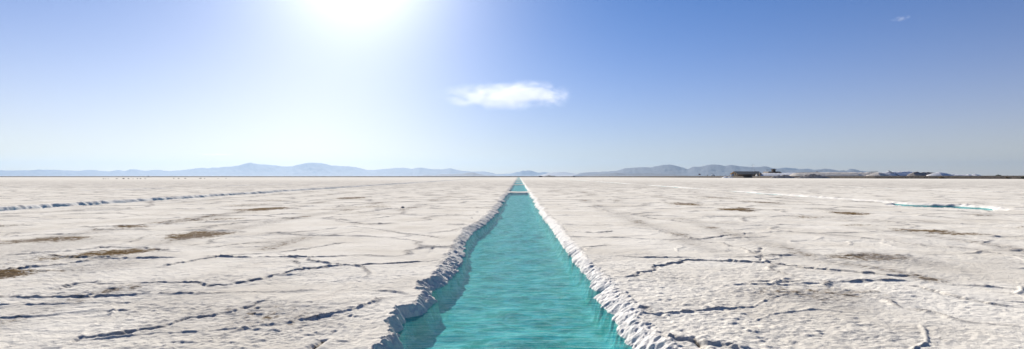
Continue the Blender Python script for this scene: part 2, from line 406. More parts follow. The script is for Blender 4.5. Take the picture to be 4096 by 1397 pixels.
    rockf = rk_(.30, .26, .010, 147) + rk_(.13, .11, .018, 148) + rk_(.07, .06, .015, 149) + rk_(.04, .03, .010, 150) + .03 * fbm(X / .9, YY / .6, 141, 3)
    mod = sstep(95, 20, YY)
    el = np.interp(YY, *EL); er = np.interp(YY, *ER)
    far = sstep(20, 45, YY)
    amp_j = .06 + .10 * far
    jl = noise(YC / 1.7, YC * 0, 151) * amp_j + noise(YC / .55, YC * 0, 152) * amp_j * .6 + .05 * noise(YY / .17, X / .3, 153) + .025 * noise(YY / .07, X / .1, 154)
    jr = noise(YC / 2.1, YC * 0, 161) * amp_j * .8 + noise(YC / .6, YC * 0, 162) * amp_j * .5 + .05 * noise(YY / .18, X / .3, 163) + .025 * noise(YY / .07, X / .1, 164)
    dl = -X - el - jl; dr = X - er - jr          # distance outside the water edge
    left = X < 0
    d = np.where(left, dl, dr)
    bwid = np.where(left, np.interp(YY, [5, 8.5, 11, 30, 80], [.12, .14, .31, .43, .43]) * (1 + .2 * noise(YC / 2.3, YC * 0, 155)), .34 + .08 * noise(YC / 2.6, YC * 0, 165))
    tt = d / bwid
    rise = np.clip(tt, 0, 1)
    prof = WL + (-WL) * (1 - (1 - rise) ** np.where(left, 1.25, 1.7))
    dsm = np.where(left, -X - el - noise(YC / 1.7, YC * 0, 151) * amp_j, X - er + 0 * X - noise(YC / 2.1, YC * 0, 161) * amp_j)
    under = WL - .27 * sstep(.05, -.16, dsm) * sstep(0, -.05, d) - .03 * sstep(0, -.03, d)
    shelf = sstep(.0, .35, d + .75) * sstep(12, 9.5, YY) * left * sstep(-1.62, -1.3, X) * 0
    bed = under + .10 * fbm(X / .9, YY / .9, 171, 3) * sstep(-.2, -.5, d)
    inb = sstep(1.25, .85, tt) * sstep(-.15, .05, d)
    chunk = inb * (rockf * np.where(left, 1.1, .75))
    damv = np.zeros(X.shape)
    for k, dy_ in enumerate(DAMS):
        hw = 1.7 + .004 * dy_
        q = np.abs(YY - dy_ - .3 * noise(X / .8, X * 0 + k, 181))
        damv = np.maximum(damv, sstep(hw + .9, hw - .1, q))
    canal = tt < 1.25
    base = Z.copy()
    zc = np.where(d > 0, prof + base * np.clip(tt, 0, 1) + chunk * mod, bed + chunk * mod)
    dam_top = -.06 + .03 * fbm(X / .7, YY / .7, 191, 3)
    zc = np.where(d < .2, zc * (1 - damv) + np.maximum(zc, dam_top) * damv, zc)
    Z = np.where(canal, zc, Z)
    pool = np.where(canal, sstep(WL + .02, WL - .05, Z), 0)
    rim = np.where(canal, (1 - damv) * sstep(1.2, .5, tt) * np.where(left, .35, .9) * (1 - pool), 0)
    # rim pits parallel with the canal
    pit = sstep(.35, .62, noise(YC / .45, YC * 0, 201) * .5 + noise(YC / .16, YC * 0, 202) * .6)
    for x0, hw in ((-2.42, .05), (1.78, .05)):
        xc = x0 + .12 * noise(YC / 1.9, YC * 0, 203) + np.where(x0 > 0, (np.interp(YY, [5, 9, 20, 60], [.35, .12, -.1, -.1])), np.interp(YY, [5, 12, 30], [-.1, 0, .2]))
        g_ = np.exp(-((X - xc) / np.maximum(hw, spc)) ** 2) * pit * sstep(90, 40, YY)
        Z -= .06 * g_ - .02 * np.exp(-((X - xc) / .15) ** 2) * pit; soil = np.maximum(soil, .75 * g_)
    # ---- side canals
    for c0, hwid, wl, lo, hi, sd in ((-31.5, 1.5, -.33, 8, 900, 301), (28.3, .85, -.13, 8, 900, 311), (-58, .85, -.22, 8, 700, 321), (60, .5, -.07, 8, 600, 331), (-92, .6, -.16, 8, 500, 341)):
        m = (np.abs(X - c0) < 4.5) & (YY > lo) & (YY < hi)
        if not m.any(): continue
        xm, ym, sm = X[m], YY[m], spc[m]
        e = hwid + .30 * noise(ym / 5, ym * 0, sd) + .18 * noise(ym / 1.5, ym * 0, sd + 1) + .12 * noise(ym / .5, xm / .8, sd + 2)
        if c0 > 0 and c0 < 40: e = e + 1.7 * np.exp(-((ym - 41.5) / 2.6) ** 4)
        dd = np.abs(xm - c0) - e
        tt_ = np.clip(dd / .55, 0, 1)
        pr = np.where(dd > 0, wl * (1 - tt_) ** 1.7, wl - .35 * sstep(0, -.35, dd))
        rk = sstep(1.6, .6, dd / .55) * sstep(-.3, 0, dd) * (.06 * np.abs(noise(xm / .3, ym / .3, sd + 3)) + .06 * fbm(xm / .45, ym / .45, sd + 4, 3))
        gaps = sstep(.55, .8, noise(ym / 14, ym * 0, sd + 5)) if hwid > 1 else sstep(.3, .55, noise(ym / 18, ym * 0, sd + 5))
        if c0 < 0 and hwid > 1: gaps = gaps * sstep(80, 50, ym)
        if 0 < c0 < 40: gaps = gaps * sstep(3, 7, np.abs(ym - 42))
        zz = (Z[m] * tt_ + pr + rk) * (1 - gaps) + Z[m] * gaps
        Z[m] = np.where(dd < 1.0, zz, Z[m])
        pool[m] = np.maximum(pool[m], sstep(wl + .02, wl - .05, Z[m]))
        rim[m] = np.maximum(rim[m], sstep(1.2, .4, dd / .55) * (1 - gaps) * .6)
    P = np.stack([X, YY, Z], -1)
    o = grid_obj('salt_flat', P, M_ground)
    tag(o, kind='structure', label='flat white salt crust with brown stains and ridged cracks')
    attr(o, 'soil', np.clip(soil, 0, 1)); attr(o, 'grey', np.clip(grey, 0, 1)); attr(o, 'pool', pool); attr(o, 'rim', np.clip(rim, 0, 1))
    print('ground', X.shape)
build_ground()

def water_strip(x, hw, z, y0, y1, label):
    o = mesh_obj('water', [(x - hw, y0, z), (x + hw, y0, z), (x + hw, y1, z), (x - hw, y1, z)], [(0, 1, 2, 3)], M_water)
    tag(o, label, kind='structure')
water_strip(0, 2.1, WL, -44, 720, 'turquoise brine in the straight middle canal')
water_strip(-31.5, 2.3, -.33, 10, 800, 'turquoise brine in the narrow canal on the left')
water_strip(28.3, 3.2, -.13, 10, 800, 'turquoise brine in the narrow canal on the right')

# ------------------------------------------------------------------ MOUNTAINS
def mountains(prof, Y, depth, mat, seed, label, sub=6):
    px = np.array([p[0] for p in prof], float); py = np.array([p[1] for p in prof], float)
    n = int((px[-1] - px[0]) / sub) + 1
    q = np.linspace(px[0], px[-1], n); h = np.interp(q, px, py)
    k = np.arange(n)
    h = h + .9 * noise(q / 17.0, q * 0, seed) + .5 * noise(q / 6.0, q * 0, seed + 1)
    top = np.array([at(a, b, Y) for a, b in zip(q, h)])
    nv = 41
    vs = np.linspace(-1, 1, nv)
    P = np.zeros((nv, n, 3))
    for i, v in enumerate(vs):
        fall = (1 - abs(v)) ** 1.15
        sp = 1 + .0 * q
        rid = np.abs(noise(q / 14.0 + v * 1.5, q * 0 + v * 4, seed + 2)) * .5 + np.abs(noise(q / 6.0, q * 0 + v * 9, seed + 3)) * .25
        m = fall * (1 - (1 - fall) * rid * .8 * (abs(v) > .01))
        P[i, :, 0] = top[:, 0] * (1 + v * depth / Y); P[i, :, 1] = Y + v * depth
        P[i, :, 2] = np.maximum(top[:, 2], 1) * m - 3 * (1 - fall)
    o = grid_obj('mountains', P, mat); tag(o, label, kind='structure')
LP = [(-420, 690), (-250, 676), (-120, 684), (0, 681), (60, 683), (100, 682), (159, 679), (240, 681), (300, 684), (345, 681), (385, 681), (400, 685), (445, 685), (460, 681), (480, 681.5), (497, 685.5), (512, 681), (525, 676), (545, 678), (560, 680.5), (580, 684), (610, 680.5), (640, 681), (660, 684), (680, 685.5), (700, 683), (720, 682), (740, 680), (770, 676), (800, 671), (815, 672), (830, 674), (850, 670), (870, 671), (890, 668), (920, 667), (950, 663), (975, 656), (1000, 651), (1031, 656), (1080, 659), (1139, 666), (1167, 666), (1199, 657), (1230, 651), (1290, 653), (1325, 662), (1374, 664), (1422, 669), (1468, 681), (1506, 678), (1548, 675), (1604, 671), (1646, 676), (1681, 670), (1716, 676), (1760, 678), (1800, 673), (1842, 683), (1898, 687), (1933, 686), (1968, 692), (1995, 699), (2015, 704)]
mountains(LP, 17500, 1900, M_mtn, 500, 'long pale blue mountain range across the left horizon')
mountains([(1940, 704), (1990, 696), (2037, 695), (2070, 687), (2078, 689), (2085, 683), (2093, 682), (2100, 684), (2111, 681.5), (2125, 684), (2147, 690), (2165, 690), (2175, 688), (2190, 690), (2230, 694), (2290, 704)], 19300, 600, M_mtn, 520, 'faint pale mountains behind the end of the middle canal')
mountains([(1668, 704), (1702, 699), (1737, 702), (1758, 698), (1800, 695), (1814, 697), (1863, 693), (1891, 689), (1912, 695), (1940, 700), (1960, 701), (1985, 704)], 9500, 500, M_mtn, 530, 'small darker blue hills left of the middle canal', 3)
mountains([(2150, 704), (2190, 694), (2230, 688.5), (2260, 688.5), (2290, 693), (2330, 697), (2420, 700), (2500, 704)], 18400, 700, M_sand, 540, 'faint sandy slope right of the middle canal')
RP = [(2290, 704), (2310, 698), (2320, 693), (2350, 690), (2385, 688), (2433, 686), (2465, 684), (2496, 675), (2544, 670), (2608, 669), (2640, 662), (2676, 658), (2700, 662), (2712, 665), (2725, 670), (2740, 674), (2750, 677), (2775, 667.5), (2800, 667), (2830, 661), (2858, 657), (2880, 660), (2900, 665), (2925, 660), (2950, 663), (2965, 666), (3010, 669.5), (3040, 668), (3055, 665.5), (3075, 668), (3090, 673), (3105, 674), (3140, 679), (3180, 680), (3220, 677), (3250, 681), (3270, 678), (3300, 675.5), (3330, 678), (3355, 684), (3371, 681), (3385, 683), (3405, 676), (3420, 678), (3440, 683), (3475, 688), (3510, 690), (3560, 698), (3620, 706)]
mountains(RP, 12500, 1500, M_mtn, 550, 'blue grey mountain range across the right horizon')
mountains([(3040, 700), (3090, 680), (3120, 674), (3145, 670.5), (3160, 673), (3195, 676), (3230, 675), (3290, 684), (3330, 700)], 17000, 900, M_mtn, 560, 'paler peak behind the range on the right', 4)
mountains([(2330, 704), (2400, 696), (2470, 692), (2520, 696), (2600, 693), (2680, 697), (2760, 704)], 8200, 400, M_mtn, 570, 'low grey foothills in front of the right range', 4)

# ------------------------------------------------------------------ EMBANKMENT (raised earth road and terrace behind the flat)
BK = [(-1500, 1150, 1.3), (0, 1080, 1.3), (1100, 1020, 1.35), (2100, 1000, 1.5), (2350, 930, 1.5), (2700, 730, 1.85), (2900, 640, 1.98), (3100, 560, 2.0), (3500, 470, 2.08), (4096, 395, 2.2), (4900, 330, 2.3)]
def bank_at(px): 
    return float(np.interp(px, [b[0] for b in BK], [b[1] for b in BK])), float(np.interp(px, [b[0] for b in BK], [b[2] for b in BK]))
def build_bank():
    q = np.arange(-1500, 4900, 2.0)
    Yb = np.interp(q, [b[0] for b in BK], [b[1] for b in BK]); H = np.interp(q, [b[0] for b in BK], [b[2] for b in BK])
    prof = [(-.6, -.3), (0, 0), (.35, .16), (.8, .36), (1.3, .58), (1.8, .78), (2.4, .93), (3.2, 1.0), (5, 1.0), (12, 1.0), (40, 1.0), (120, 1.0), (150, .0), (155, -.1)]
    P = np.zeros((len(prof), len(q), 3))
    d = np.array([ray(a, 704.3) for a in q]); d = d / d[:, 1:2]
    for i, (t, h) in enumerate(prof):
        yy = Yb + t * (1.3 if t < 10 else 1)
        P[i, :, 0] = d[:, 0] * yy; P[i, :, 1] = yy
        a = .0 if h <= 0 else 1
        P[i, :, 2] = H * h + a * (.09 * fbm(q / 9, q * 0 + i, 600, 4) + (.10 * noise(q / 2.5, q * 0 + i, 606) if 0 < t < 3 else 0)) * (1 if t < 20 else .2)
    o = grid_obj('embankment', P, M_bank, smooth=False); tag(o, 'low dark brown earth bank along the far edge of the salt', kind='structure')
build_bank()
def top_z(px): return bank_at(px)[1] - .08

# ------------------------------------------------------------------ salt piles
def pile(name, sil, Y, depth, mat, seed, label, group=None, base_z=None, rough=.12, cat='salt pile', lean=0, gully=0):
    px = [s[0] for s in sil]; py = [s[1] for s in sil]
    x0, x1 = at(px[0], 704, Y)[0], at(px[-1], 704, Y)[0]
    z0 = top_z((px[0] + px[-1]) / 2) if base_z is None else base_z
    n, m = 90, 33
    q = np.linspace(px[0], px[-1], n); h = np.interp(q, px, py)
    H = np.array([at(a, b, Y)[2] for a, b in zip(q, h)]) - z0
    H = np.maximum(H, .02)
    xs = np.linspace(x0, x1, n); cx = (x0 + x1) / 2
    P = np.zeros((m, n, 3)); v = np.linspace(-1, 1, m)
    hm = H.max()
    for i, t in enumerate(v):
        # width follows height: flanks at the angle of repose
        w = depth * (.25 + .75 * H / hm)
        f = 1 - abs(t) ** 1.12
        rg = fbm(xs / 1.6, xs * 0 + t * depth / 1.6, seed, 4) * rough * (f ** .5) + gully * .25 * (np.abs(noise(xs / 1.3 + t * 2.2, xs * 0, seed + 8)) - .3) * f ** .4 * (1 - f * .8)
        P[i, :, 0] = xs - cx + lean * f * H
        P[i, :, 1] = t * w - .85 * (xs - cx)
        P[i, :, 2] = np.maximum(H * f * (1 + rg * .35) + rg * .6 * (H / hm) ** .5, -.1) - (.15 if abs(t) == 1 else 0)
    P[:, 0, 2] = -.1; P[:, -1, 2] = -.1
    o = grid_obj(name, P, mat, loc=(cx, Y, z0)); tag(o, label, cat, group)
    return o
G1 = 'salt piles behind the earth bank'
pile('salt_pile', [(3031, 704), (3040, 699), (3062, 693), (3090, 692.5), (3120, 693), (3160, 692), (3185, 694.5), (3205, 704)], 600, 6.5, M_salt, 701, 'long bright white salt pile directly right of the thatched hall', G1, gully=1)
pile('salt_pile', [(3188, 704), (3212, 693), (3240, 691), (3290, 690.5), (3330, 689.5), (3360, 690), (3385, 691.5), (3412, 703)], 560, 6.5, M_cream, 702, 'long cream salt pile with furrowed side, widest of the row', G1, gully=1)
pile('salt_pile', [(3385, 703), (3396, 690.5), (3420, 690), (3450, 690.5), (3475, 689.5), (3500, 691), (3525, 695), (3540, 702)], 545, 5.5, M_cream, 703, 'shaded grey salt pile behind the slatted frame', G1, rough=.2)
pile('salt_pile', [(3482, 702), (3498, 695), (3511, 689.5), (3519, 690.5), (3535, 697), (3545, 702)], 490, 4.5, M_cream, 704, 'small cone shaped cream salt pile beside the slatted frame', G1)
pile('salt_pile', [(3524, 702), (3536, 692), (3554, 686.5), (3566, 689), (3572, 701)], 500, 4.5, M_salt, 705, 'bright white cone of salt beneath the conveyor tip', G1, gully=.5)
pile('salt_pile', [(3560, 701), (3572, 688), (3596, 688), (3612, 686), (3632, 686), (3650, 691), (3668, 700)], 510, 5, M_salt, 706, 'large white salt pile with snowy crest, right of the white cone', G1, rough=.2)
pile('salt_pile', [(3655, 700), (3668, 690), (3680, 688.5), (3700, 690.5), (3712, 690), (3730, 693), (3745, 701)], 490, 4.5, M_dirty, 707, 'crumbly brown grey salt pile with uneven top', G1, rough=.35)
pile('salt_pile', [(3728, 701), (3745, 693), (3758, 688.5), (3768, 690), (3785, 696), (3800, 701.5)], 480, 4.5, M_salt, 708, 'steep pointed salt pile, last tall one on the right', G1, rough=.15)
pile('salt_pile', [(3795, 702), (3806, 698.5), (3830, 698), (3852, 697.5), (3868, 698.5), (3878, 697.5), (3892, 702)], 500, 3, M_salt, 709, 'low wavy line of salt heaps trailing off to the right', G1, rough=.5)
G2 = 'dirty heaps in front of the earth bank'
Yf = bank_at(3140)[0] - 18
pile('salt_heap', [(3092, 712.5), (3104, 706), (3118, 702), (3133, 701), (3150, 703), (3166, 708), (3180, 712.5)], Yf, 3.2, M_dirty, 711, 'flatter dirty grey salt heap at the foot of the bank', G2, base_z=0, rough=.45, cat='salt heap')
Yf = bank_at(3245)[0] - 18
pile('salt_heap', [(3197, 713), (3212, 708), (3228, 702), (3236, 697.5), (3256, 697), (3272, 701), (3292, 708), (3304, 713)], Yf, 3.6, M_dirty, 712, 'taller dark grey salt heap at the foot of the bank', G2, base_z=0, rough=.45, cat='salt heap')
Yw = bank_at(2900)[0] - 14
pile('salt_heap', [(2891, 711), (2896, 707.5), (2901, 706), (2908, 706.5), (2913, 711)], Yw, 2.2, M_salt, 713, 'small flat white salt heap below the leaning sticks', None, base_z=0, rough=.3, cat='salt heap')
pile('salt_heap', [(2912, 711), (2917, 707), (2924, 707), (2930, 711)], Yw, 1.8, M_salt, 714, 'tiny white salt heap left of the thatched hall', None, base_z=0, rough=.3, cat='salt heap')
# dark mounds on the far left and centre
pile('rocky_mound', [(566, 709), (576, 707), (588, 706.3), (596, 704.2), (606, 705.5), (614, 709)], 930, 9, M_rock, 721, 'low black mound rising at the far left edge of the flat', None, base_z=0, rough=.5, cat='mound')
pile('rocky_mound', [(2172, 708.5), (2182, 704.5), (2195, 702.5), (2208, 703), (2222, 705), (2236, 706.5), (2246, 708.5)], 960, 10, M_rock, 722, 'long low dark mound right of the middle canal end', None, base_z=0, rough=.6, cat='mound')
# a low block on the end of that mound
def hut(px, py, Y, w, h, label):
    x = at(px, 704, Y)[0]; z0 = at(px, py, Y)[2]
    r = empty('hut', (x, Y, max(z0, 0)), label=label, cat='hut')
    MB().box((0, 0, h * .4), (w, 5, h * .8)).build('wall', M_rock, r)
    MB().prism([(-w * .56, h * .8), (w * .56, h * .8), (w * .45, h), (-w * .45, h)], -3, 3).build('roof', M_wood, r)
hut(2162, 708.5, 955, 5.6, 1.7, 'dark low hut at the left end of the central mound')
hut(2296, 708.0, 945, 3.0, 1.3, 'tiny dark hut alone on the central horizon')

# ------------------------------------------------------------------ BUILDINGS AND SMALL THINGS ON THE TERRACE
def thatched_hall():
    Y = 600; z = top_z(2960); xl = at(2952, 704, Y)[0]; mpp = Y / FPX
    r = empty('thatched_hall', (xl, Y, z), R(20), label='long open sided hall with brown thatched roof and gable end', cat='building')
    L, D, hw, hr = 29.0, 10.0, 2.0, 4.4
    # gable faces -x; ridge runs along +x
    rf = []; V = []
    def slab(y0, z0, y1, z1, t=.25):
        return [(-1.2, y0, z0), (L + 1, y0, z0), (L + 1, y1, z1), (-1.2, y1, z1), (-1.2, y0, z0 + t), (L + 1, y0, z0 + t), (L + 1, y1, z1 + t), (-1.2, y1, z1 + t)]
    FB = [(0, 3, 2, 1), (4, 5, 6, 7), (0, 1, 5, 4), (1, 2, 6, 5), (2, 3, 7, 6), (3, 0, 4, 7)]
    mesh_obj('roof', slab(-1, hw - .4, D / 2 + .02, hr), FB, M_thatch, r)
    mesh_obj('roof', slab(D / 2 + .02, hr + .003, D + 1, hw - .4), FB, M_thatch, r)
    MB().box((L / 2 + 1, D - .2, hw / 2), (L - 2, .3, hw)).build('back_wall', M_adobe, r)
    g = MB(); g.V = [(0.3, .2, 0), (.3, D - .2, 0), (.3, D - .2, hw), (.3, D / 2, hr - .1), (.3, .2, hw), (.6, .2, 0), (.6, D - .2, 0), (.6, D - .2, hw), (.6, D / 2, hr - .1), (.6, .2, hw)]
    g.F = [(0, 4, 3, 2, 1), (5, 6, 7, 8, 9)] + [(i, (i + 1) % 5, 5 + (i + 1) % 5, 5 + i) for i in range(5)]
    g.build('gable_wall', M_adobe, r)
    for k, yy in enumerate((2.6, 5.2)):
        MB().bar((-.2, yy - 1.6, 0), (.1, yy + .6, 3.2), .3).build('strut', M_pale, r)
    MB().box((.15, 7.6, 1.0), (.12, 1.8, 1.5)).build('shutter', M_blue, r)
    for k in range(8):
        MB().bar((1 + k * 3.9, 0, 0), (1 + k * 3.9, 0, hw), .16).build('post', M_wood, r)
    MB().bar((0, 0, hw - .15), (L, 0, hw - .15), .14).build('eaves_beam', M_wood, r)
thatched_hall()
def tower_building():
    Y = 635; z = top_z(3085); x = at(3090, 704, Y)[0]
    r = empty('adobe_building', (x, Y, z), R(8), label='dark low roofed building with a square capped lookout tower', cat='building')
    MB().box((0, 0, 1.5), (13, 8, 3)).build('wall', M_adobe, r)
    MB().prism([(-8, 3), (8, 3), (5.5, 4.55), (-7, 4.6)], -5, 5).build('roof', M_wood, r)
    tw = MB().box((.6, -1, 5.6), (2.9, 2.9, 2.6)).build('lookout_tower', M_adobe, r)
    MB().box((.6, -1, 6.95), (4.4, 4.4, .3)).box((.6, -1, 7.2), (2.6, 2.6, .35), taper=.6).build('tower_roof', M_wood, tw)
    MB().box((.6, -2.46, 5.9), (1.2, .06, .8)).build('opening', M_glass, tw)
    V = [(2.6, -5.05, 3.1), (8.1, -5.05, 3.1), (5.4, -3.0, 4.6), (3.6, -3.0, 4.6)]
    V = V + [(a, b - .06, c + .08) for a, b, c in V]
    mesh_obj('tarpaulin', V, [(0, 1, 2, 3), (7, 6, 5, 4), (0, 4, 5, 1), (1, 5, 6, 2), (2, 6, 7, 3), (3, 7, 4, 0)], M_blue, r)
    for k in range(3): MB().box((-4 + k * 3.5, -4.04, 1.5), (1.3, .06, 1.1)).build('window', M_glass, r)
tower_building()
def long_roof():
    Y = 640; z = top_z(3230); x = at(3225, 704, Y)[0]
    r = empty('long_shed', (x, Y, z), 0, label='long low dark shed roof showing above the cream salt pile', cat='building')
    MB().box((0, 0, 1.3), (23, 8, 2.6)).build('wall', M_adobe, r)
    MB().prism([(-13, 2.7), (12.5, 2.7), (12.3, 3.9), (-8, 3.5)], -5, 5).build('roof', M_wood, r)
    MB().box((11, 0, 4.3), (1.3, 1.2, .8)).build('vent', M_metal, r)
long_roof()
def mast():
    Y = 590; x, _, _ = at(3009, 704, Y); z = top_z(3009); ht = at(3009, 656, Y)[2] - z
    r = empty('radio_mast', (x, Y, z), 0, label='tall thin mast with brackets in front of the thatched hall', cat='mast')
    m = MB(); w = .28
    for a, b in ((-w, -w), (w, -w), (0, w)): m.bar((a, b, 0), (a * .5, b * .5, ht), .035, .03, 5)
    for k in range(14):
        t = ht * k / 14; t2 = ht * (k + 1) / 14; m.bar((-w, -w, t), (w * .6, -w * .6, t2), .02, n=4)
    m.build('lattice', M_metal, r)
    MB().bar((0, 0, ht - .5), (2.1, 0, ht - .4), .035).bar((2.1, 0, ht - .4), (1.5, 0, ht - 1.3), .035).bar((0, 0, ht - 1.4), (1.7, 0, ht - 1.3), .035).build('antenna', M_metal, r)
    MB().box((1.1, 0, ht - 2.0), (.5, .3, .4)).build('beacon_box', M_pale, r)
mast()
def pole():
    Y = 575; a = at(3022, 704, Y); z = top_z(3022); b = at(3018, 676, Y)
    r = empty('leaning_pole', (a[0], Y, z), 0, label='dark wooden pole leaning left beside the tall mast', cat='pole')
    MB().bar((0, 0, -.1), (b[0] - a[0], 0, b[2] - z), .13, .08).build('shaft', M_wood, r)
pole()
def lamp(px, py, Y, label):
    x = at(px, 704, Y)[0]; z = top_z(px); h = at(px, py, Y)[2] - z
    r = empty('floodlight_post', (x, Y, z), 0, label=label, cat='light post', group='floodlight posts')
    MB().bar((0, 0, 0), (0, 0, h), .08, .06).build('pole', M_metal, r)
    MB().bar((-.9, 0, h - .15), (.9, 0, h - .15), .05).build('crossarm', M_metal, r)
    for s in (-1, 1): MB().box((s * .85, -.1, h - .05), (.45, .3, .4), .2).build('floodlight', M_metal, r)
lamp(3069, 679.5, 628, 'floodlight post left of the lookout tower')
lamp(3286, 682.5, 628, 'floodlight post behind the cream salt pile')
def frame_box():
    Y = 505; x0, x1 = at(3486, 704, Y)[0], at(3512, 704, Y)[0]; z = top_z(3490); h = at(3490, 685.5, Y)[2] - z; w = x1 - x0
    r = empty('slatted_frame', (x0, Y, z), R(4), label='slatted metal loading frame on legs among the salt piles', cat='frame')
    for a, b in ((.1, 0), (w, 0), (.1, 3), (w, 3)): MB().bar((a, b, -.1), (a, b, h), .09).build('leg', M_metal, r)
    MB().bar((0, 0, h), (w, 0, h), .1).bar((0, 3, h), (w, 3, h), .1).bar((0, 0, h - 1.3), (w, 0, h - 1.3), .08).bar((0, 3, h - 1.3), (w, 3, h - 1.3), .08).build('rail', M_metal, r)
    for k in range(9):
        t = w * (k + .3) / 9; MB().bar((t, 0, h - 1.3), (t + .35, 0, h), .05).build('slat', M_metal, r)
frame_box()
def conveyor():
    Y = 496; a = at(3585, 694, Y); b = at(3556, 684.5, Y); z = top_z(3570)
    r = empty('conveyor', (a[0], Y, z), 0, label='dark conveyor tip above the bright white salt cone', cat='conveyor')
    q = (b[0] - a[0], 0, b[2] - z); p = (2.5, 0, 0.2)
    MB().bar(p, q, .22).build('boom', M_metal, r)
    MB().box((q[0], 0, q[2]), (1.1, .7, .55)).build('head', M_metal, r)
    MB().bar((0.4, 1, 0), (-.6, 0, 2.6), .08).bar((.4, -1, 0), (-.6, 0, 2.6), .08).build('support', M_metal, r)
conveyor()
def car():
    px, Y = 2852, 690; x = at(px, 704, Y)[0]; z = bank_at(px)[1] + .02
    r = empty('parked_car', (x, Y, z), R(-12), label='white car parked on top of the bank beside the dark post', cat='car')
    MB().box((0, 0, .65), (4.2, 1.75, .6), taper=.97).build('body', M_white, r)
    MB().prism([(-1.5, .95), (1.6, .95), (1.1, 1.5), (-1.0, 1.5)], -.8, .8).build('cabin', M_white, r)
    MB().prism([(-1.25, 1.0), (1.35, 1.0), (1.0, 1.42), (-.88, 1.42)], -.82, .82).build('window', M_glass, r)
    for sx in (-1.3, 1.3):
        for sy in (-.85, .85):
            MB().bar((sx, sy - .1, .33), (sx, sy + .1, .33), .33, n=14).build('wheel', M_tyre, r)
car()
def sign():
    px, Y = 2798, 735; x = at(px, 704, Y)[0]; z = bank_at(px)[1]; h = at(px, 696, Y)[2] - z
    r = empty('sign_board', (x, Y, z), 0, label='dark red rectangular sign board on two posts on the bank', cat='sign')
    for s in (-.8, .8): MB().bar((s, 0, -.1), (s, 0, h - .2), .06).build('post', M_metal, r)
    MB().box((0, -.1, h - .6), (2.5, .1, 1.25)).build('board', M_red, r)
sign()
def small_sign(px, py, label):
    Y = bank_at(px)[0] + 6; x = at(px, 704, Y)[0]; z = bank_at(px)[1]; h = at(px, py, Y)[2] - z
    r = empty('marker_sign', (x, Y, z), 0, label=label, cat='sign', group='small red marker signs on the bank')
    MB().bar((0, 0, -.1), (0, 0, h), .05).build('post', M_metal, r)
    MB().box((0, -.08, h - .15), (.55, .06, .45)).build('plate', M_red, r)
small_sign(2792, 702, 'small red marker sign just left of the big red board')
small_sign(2881, 702, 'small red marker sign right of the white car')
small_sign(2917, 702, 'small red marker sign left of the thatched hall')
def post(px, py, w, label, lean=0, name='bank_post'):
    Y = bank_at(px)[0] + 6; x = at(px, 704, Y)[0]; z = bank_at(px)[1]; h = max(at(px, py, Y)[2] - z, .4)
    r = empty(name, (x, Y, z), 0, label=label, cat='post')
    MB().bar((0, 0, -.1), (lean, 0, h), w, w * .8).build('shaft', M_wood, r)
    MB().box((lean, 0, h + .05), (w * 2.2, w * 2.2, .1)).build('cap', M_metal, r)
post(2830, 699.5, .3, 'thick dark post on the bank between sign board and white car')
post(2903, 699, .07, 'upright thin stick at the right of the leaning sticks')
post(2898, 701.5, .06, 'short stick leaning left on the bank', -.7)
post(2894, 702.5, .05, 'shortest stick leaning left, farthest from the hall', -.8)
def shrine():
    px, Y = 3026, 570; x = at(px, 704, Y)[0]; z = top_z(px)
    r = empty('shrine', (x, Y, z), 0, label='small pale pointed shrine in front of the thatched hall', cat='shrine')
    MB().box((0, 0, .5), (1.3, 1.2, 1.0)).build('base', M_white, r)
    MB().box((0, 0, 1.5), (.9, .9, 1.1), taper=.3).build('spire', M_cream, r)
    px2 = 3039; x2 = at(px2, 704, Y)[0]
    r = empty('water_tank', (x2, Y, z), 0, label='small white tank standing by the corner of the hall', cat='tank')
    MB().box((0, 0, 1.3), (.9, .9, 2.6)).build('stand', M_adobe, r)
    MB().bar((0, 0, 2.6), (0, 0, 3.2), .45, .4, 14).build('tank', M_white, r)
shrine()

# rocks lying on the salt (far left)
def rock(px, py, w, h, label, group, mat=None):
    x, Y = gp(px, py); rw = w * Y / FPX / 2; rh = h * Y / FPX
    n, m = 12, 7; V = []; F = []
    s = random.random() * 100
    for i in range(m):
        ph = math.pi * i / (m - 1)
        for j in range(n):
            t = 2 * math.pi * j / n; k = 1 + .35 * float(noise(np.array(math.cos(t) * 1.6 + s), np.array(math.sin(t) * 1.6 + ph * 2), 5))
            V.append((rw * k * math.sin(ph) * math.cos(t), rw * .7 * k * math.sin(ph) * math.sin(t), rh * k * (math.cos(ph) * .75 + .25)))
    for i in range(m - 1):
        for j in range(n):
            a = i * n + j; b = i * n + (j + 1) % n; F.append((a, a + n, b + n, b))
    o = mesh_obj('salt_clod', V, F, mat or M_rock, loc=(x, Y, 0)); tag(o, label, 'clod', group)
GR = 'dark clods in a row on the far left salt'
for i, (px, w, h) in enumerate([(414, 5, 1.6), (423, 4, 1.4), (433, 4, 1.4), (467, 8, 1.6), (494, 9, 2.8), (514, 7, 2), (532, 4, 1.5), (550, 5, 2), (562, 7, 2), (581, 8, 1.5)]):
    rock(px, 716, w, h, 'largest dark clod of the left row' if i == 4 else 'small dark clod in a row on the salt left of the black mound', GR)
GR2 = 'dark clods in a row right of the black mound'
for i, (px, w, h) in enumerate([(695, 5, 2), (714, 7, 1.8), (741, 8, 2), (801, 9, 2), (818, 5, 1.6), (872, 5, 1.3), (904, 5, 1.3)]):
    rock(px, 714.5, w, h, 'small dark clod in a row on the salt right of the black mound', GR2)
rock(1611, 834, 14, 7, 'single brownish clod on the salt left of the middle canal', None, M_dirty)

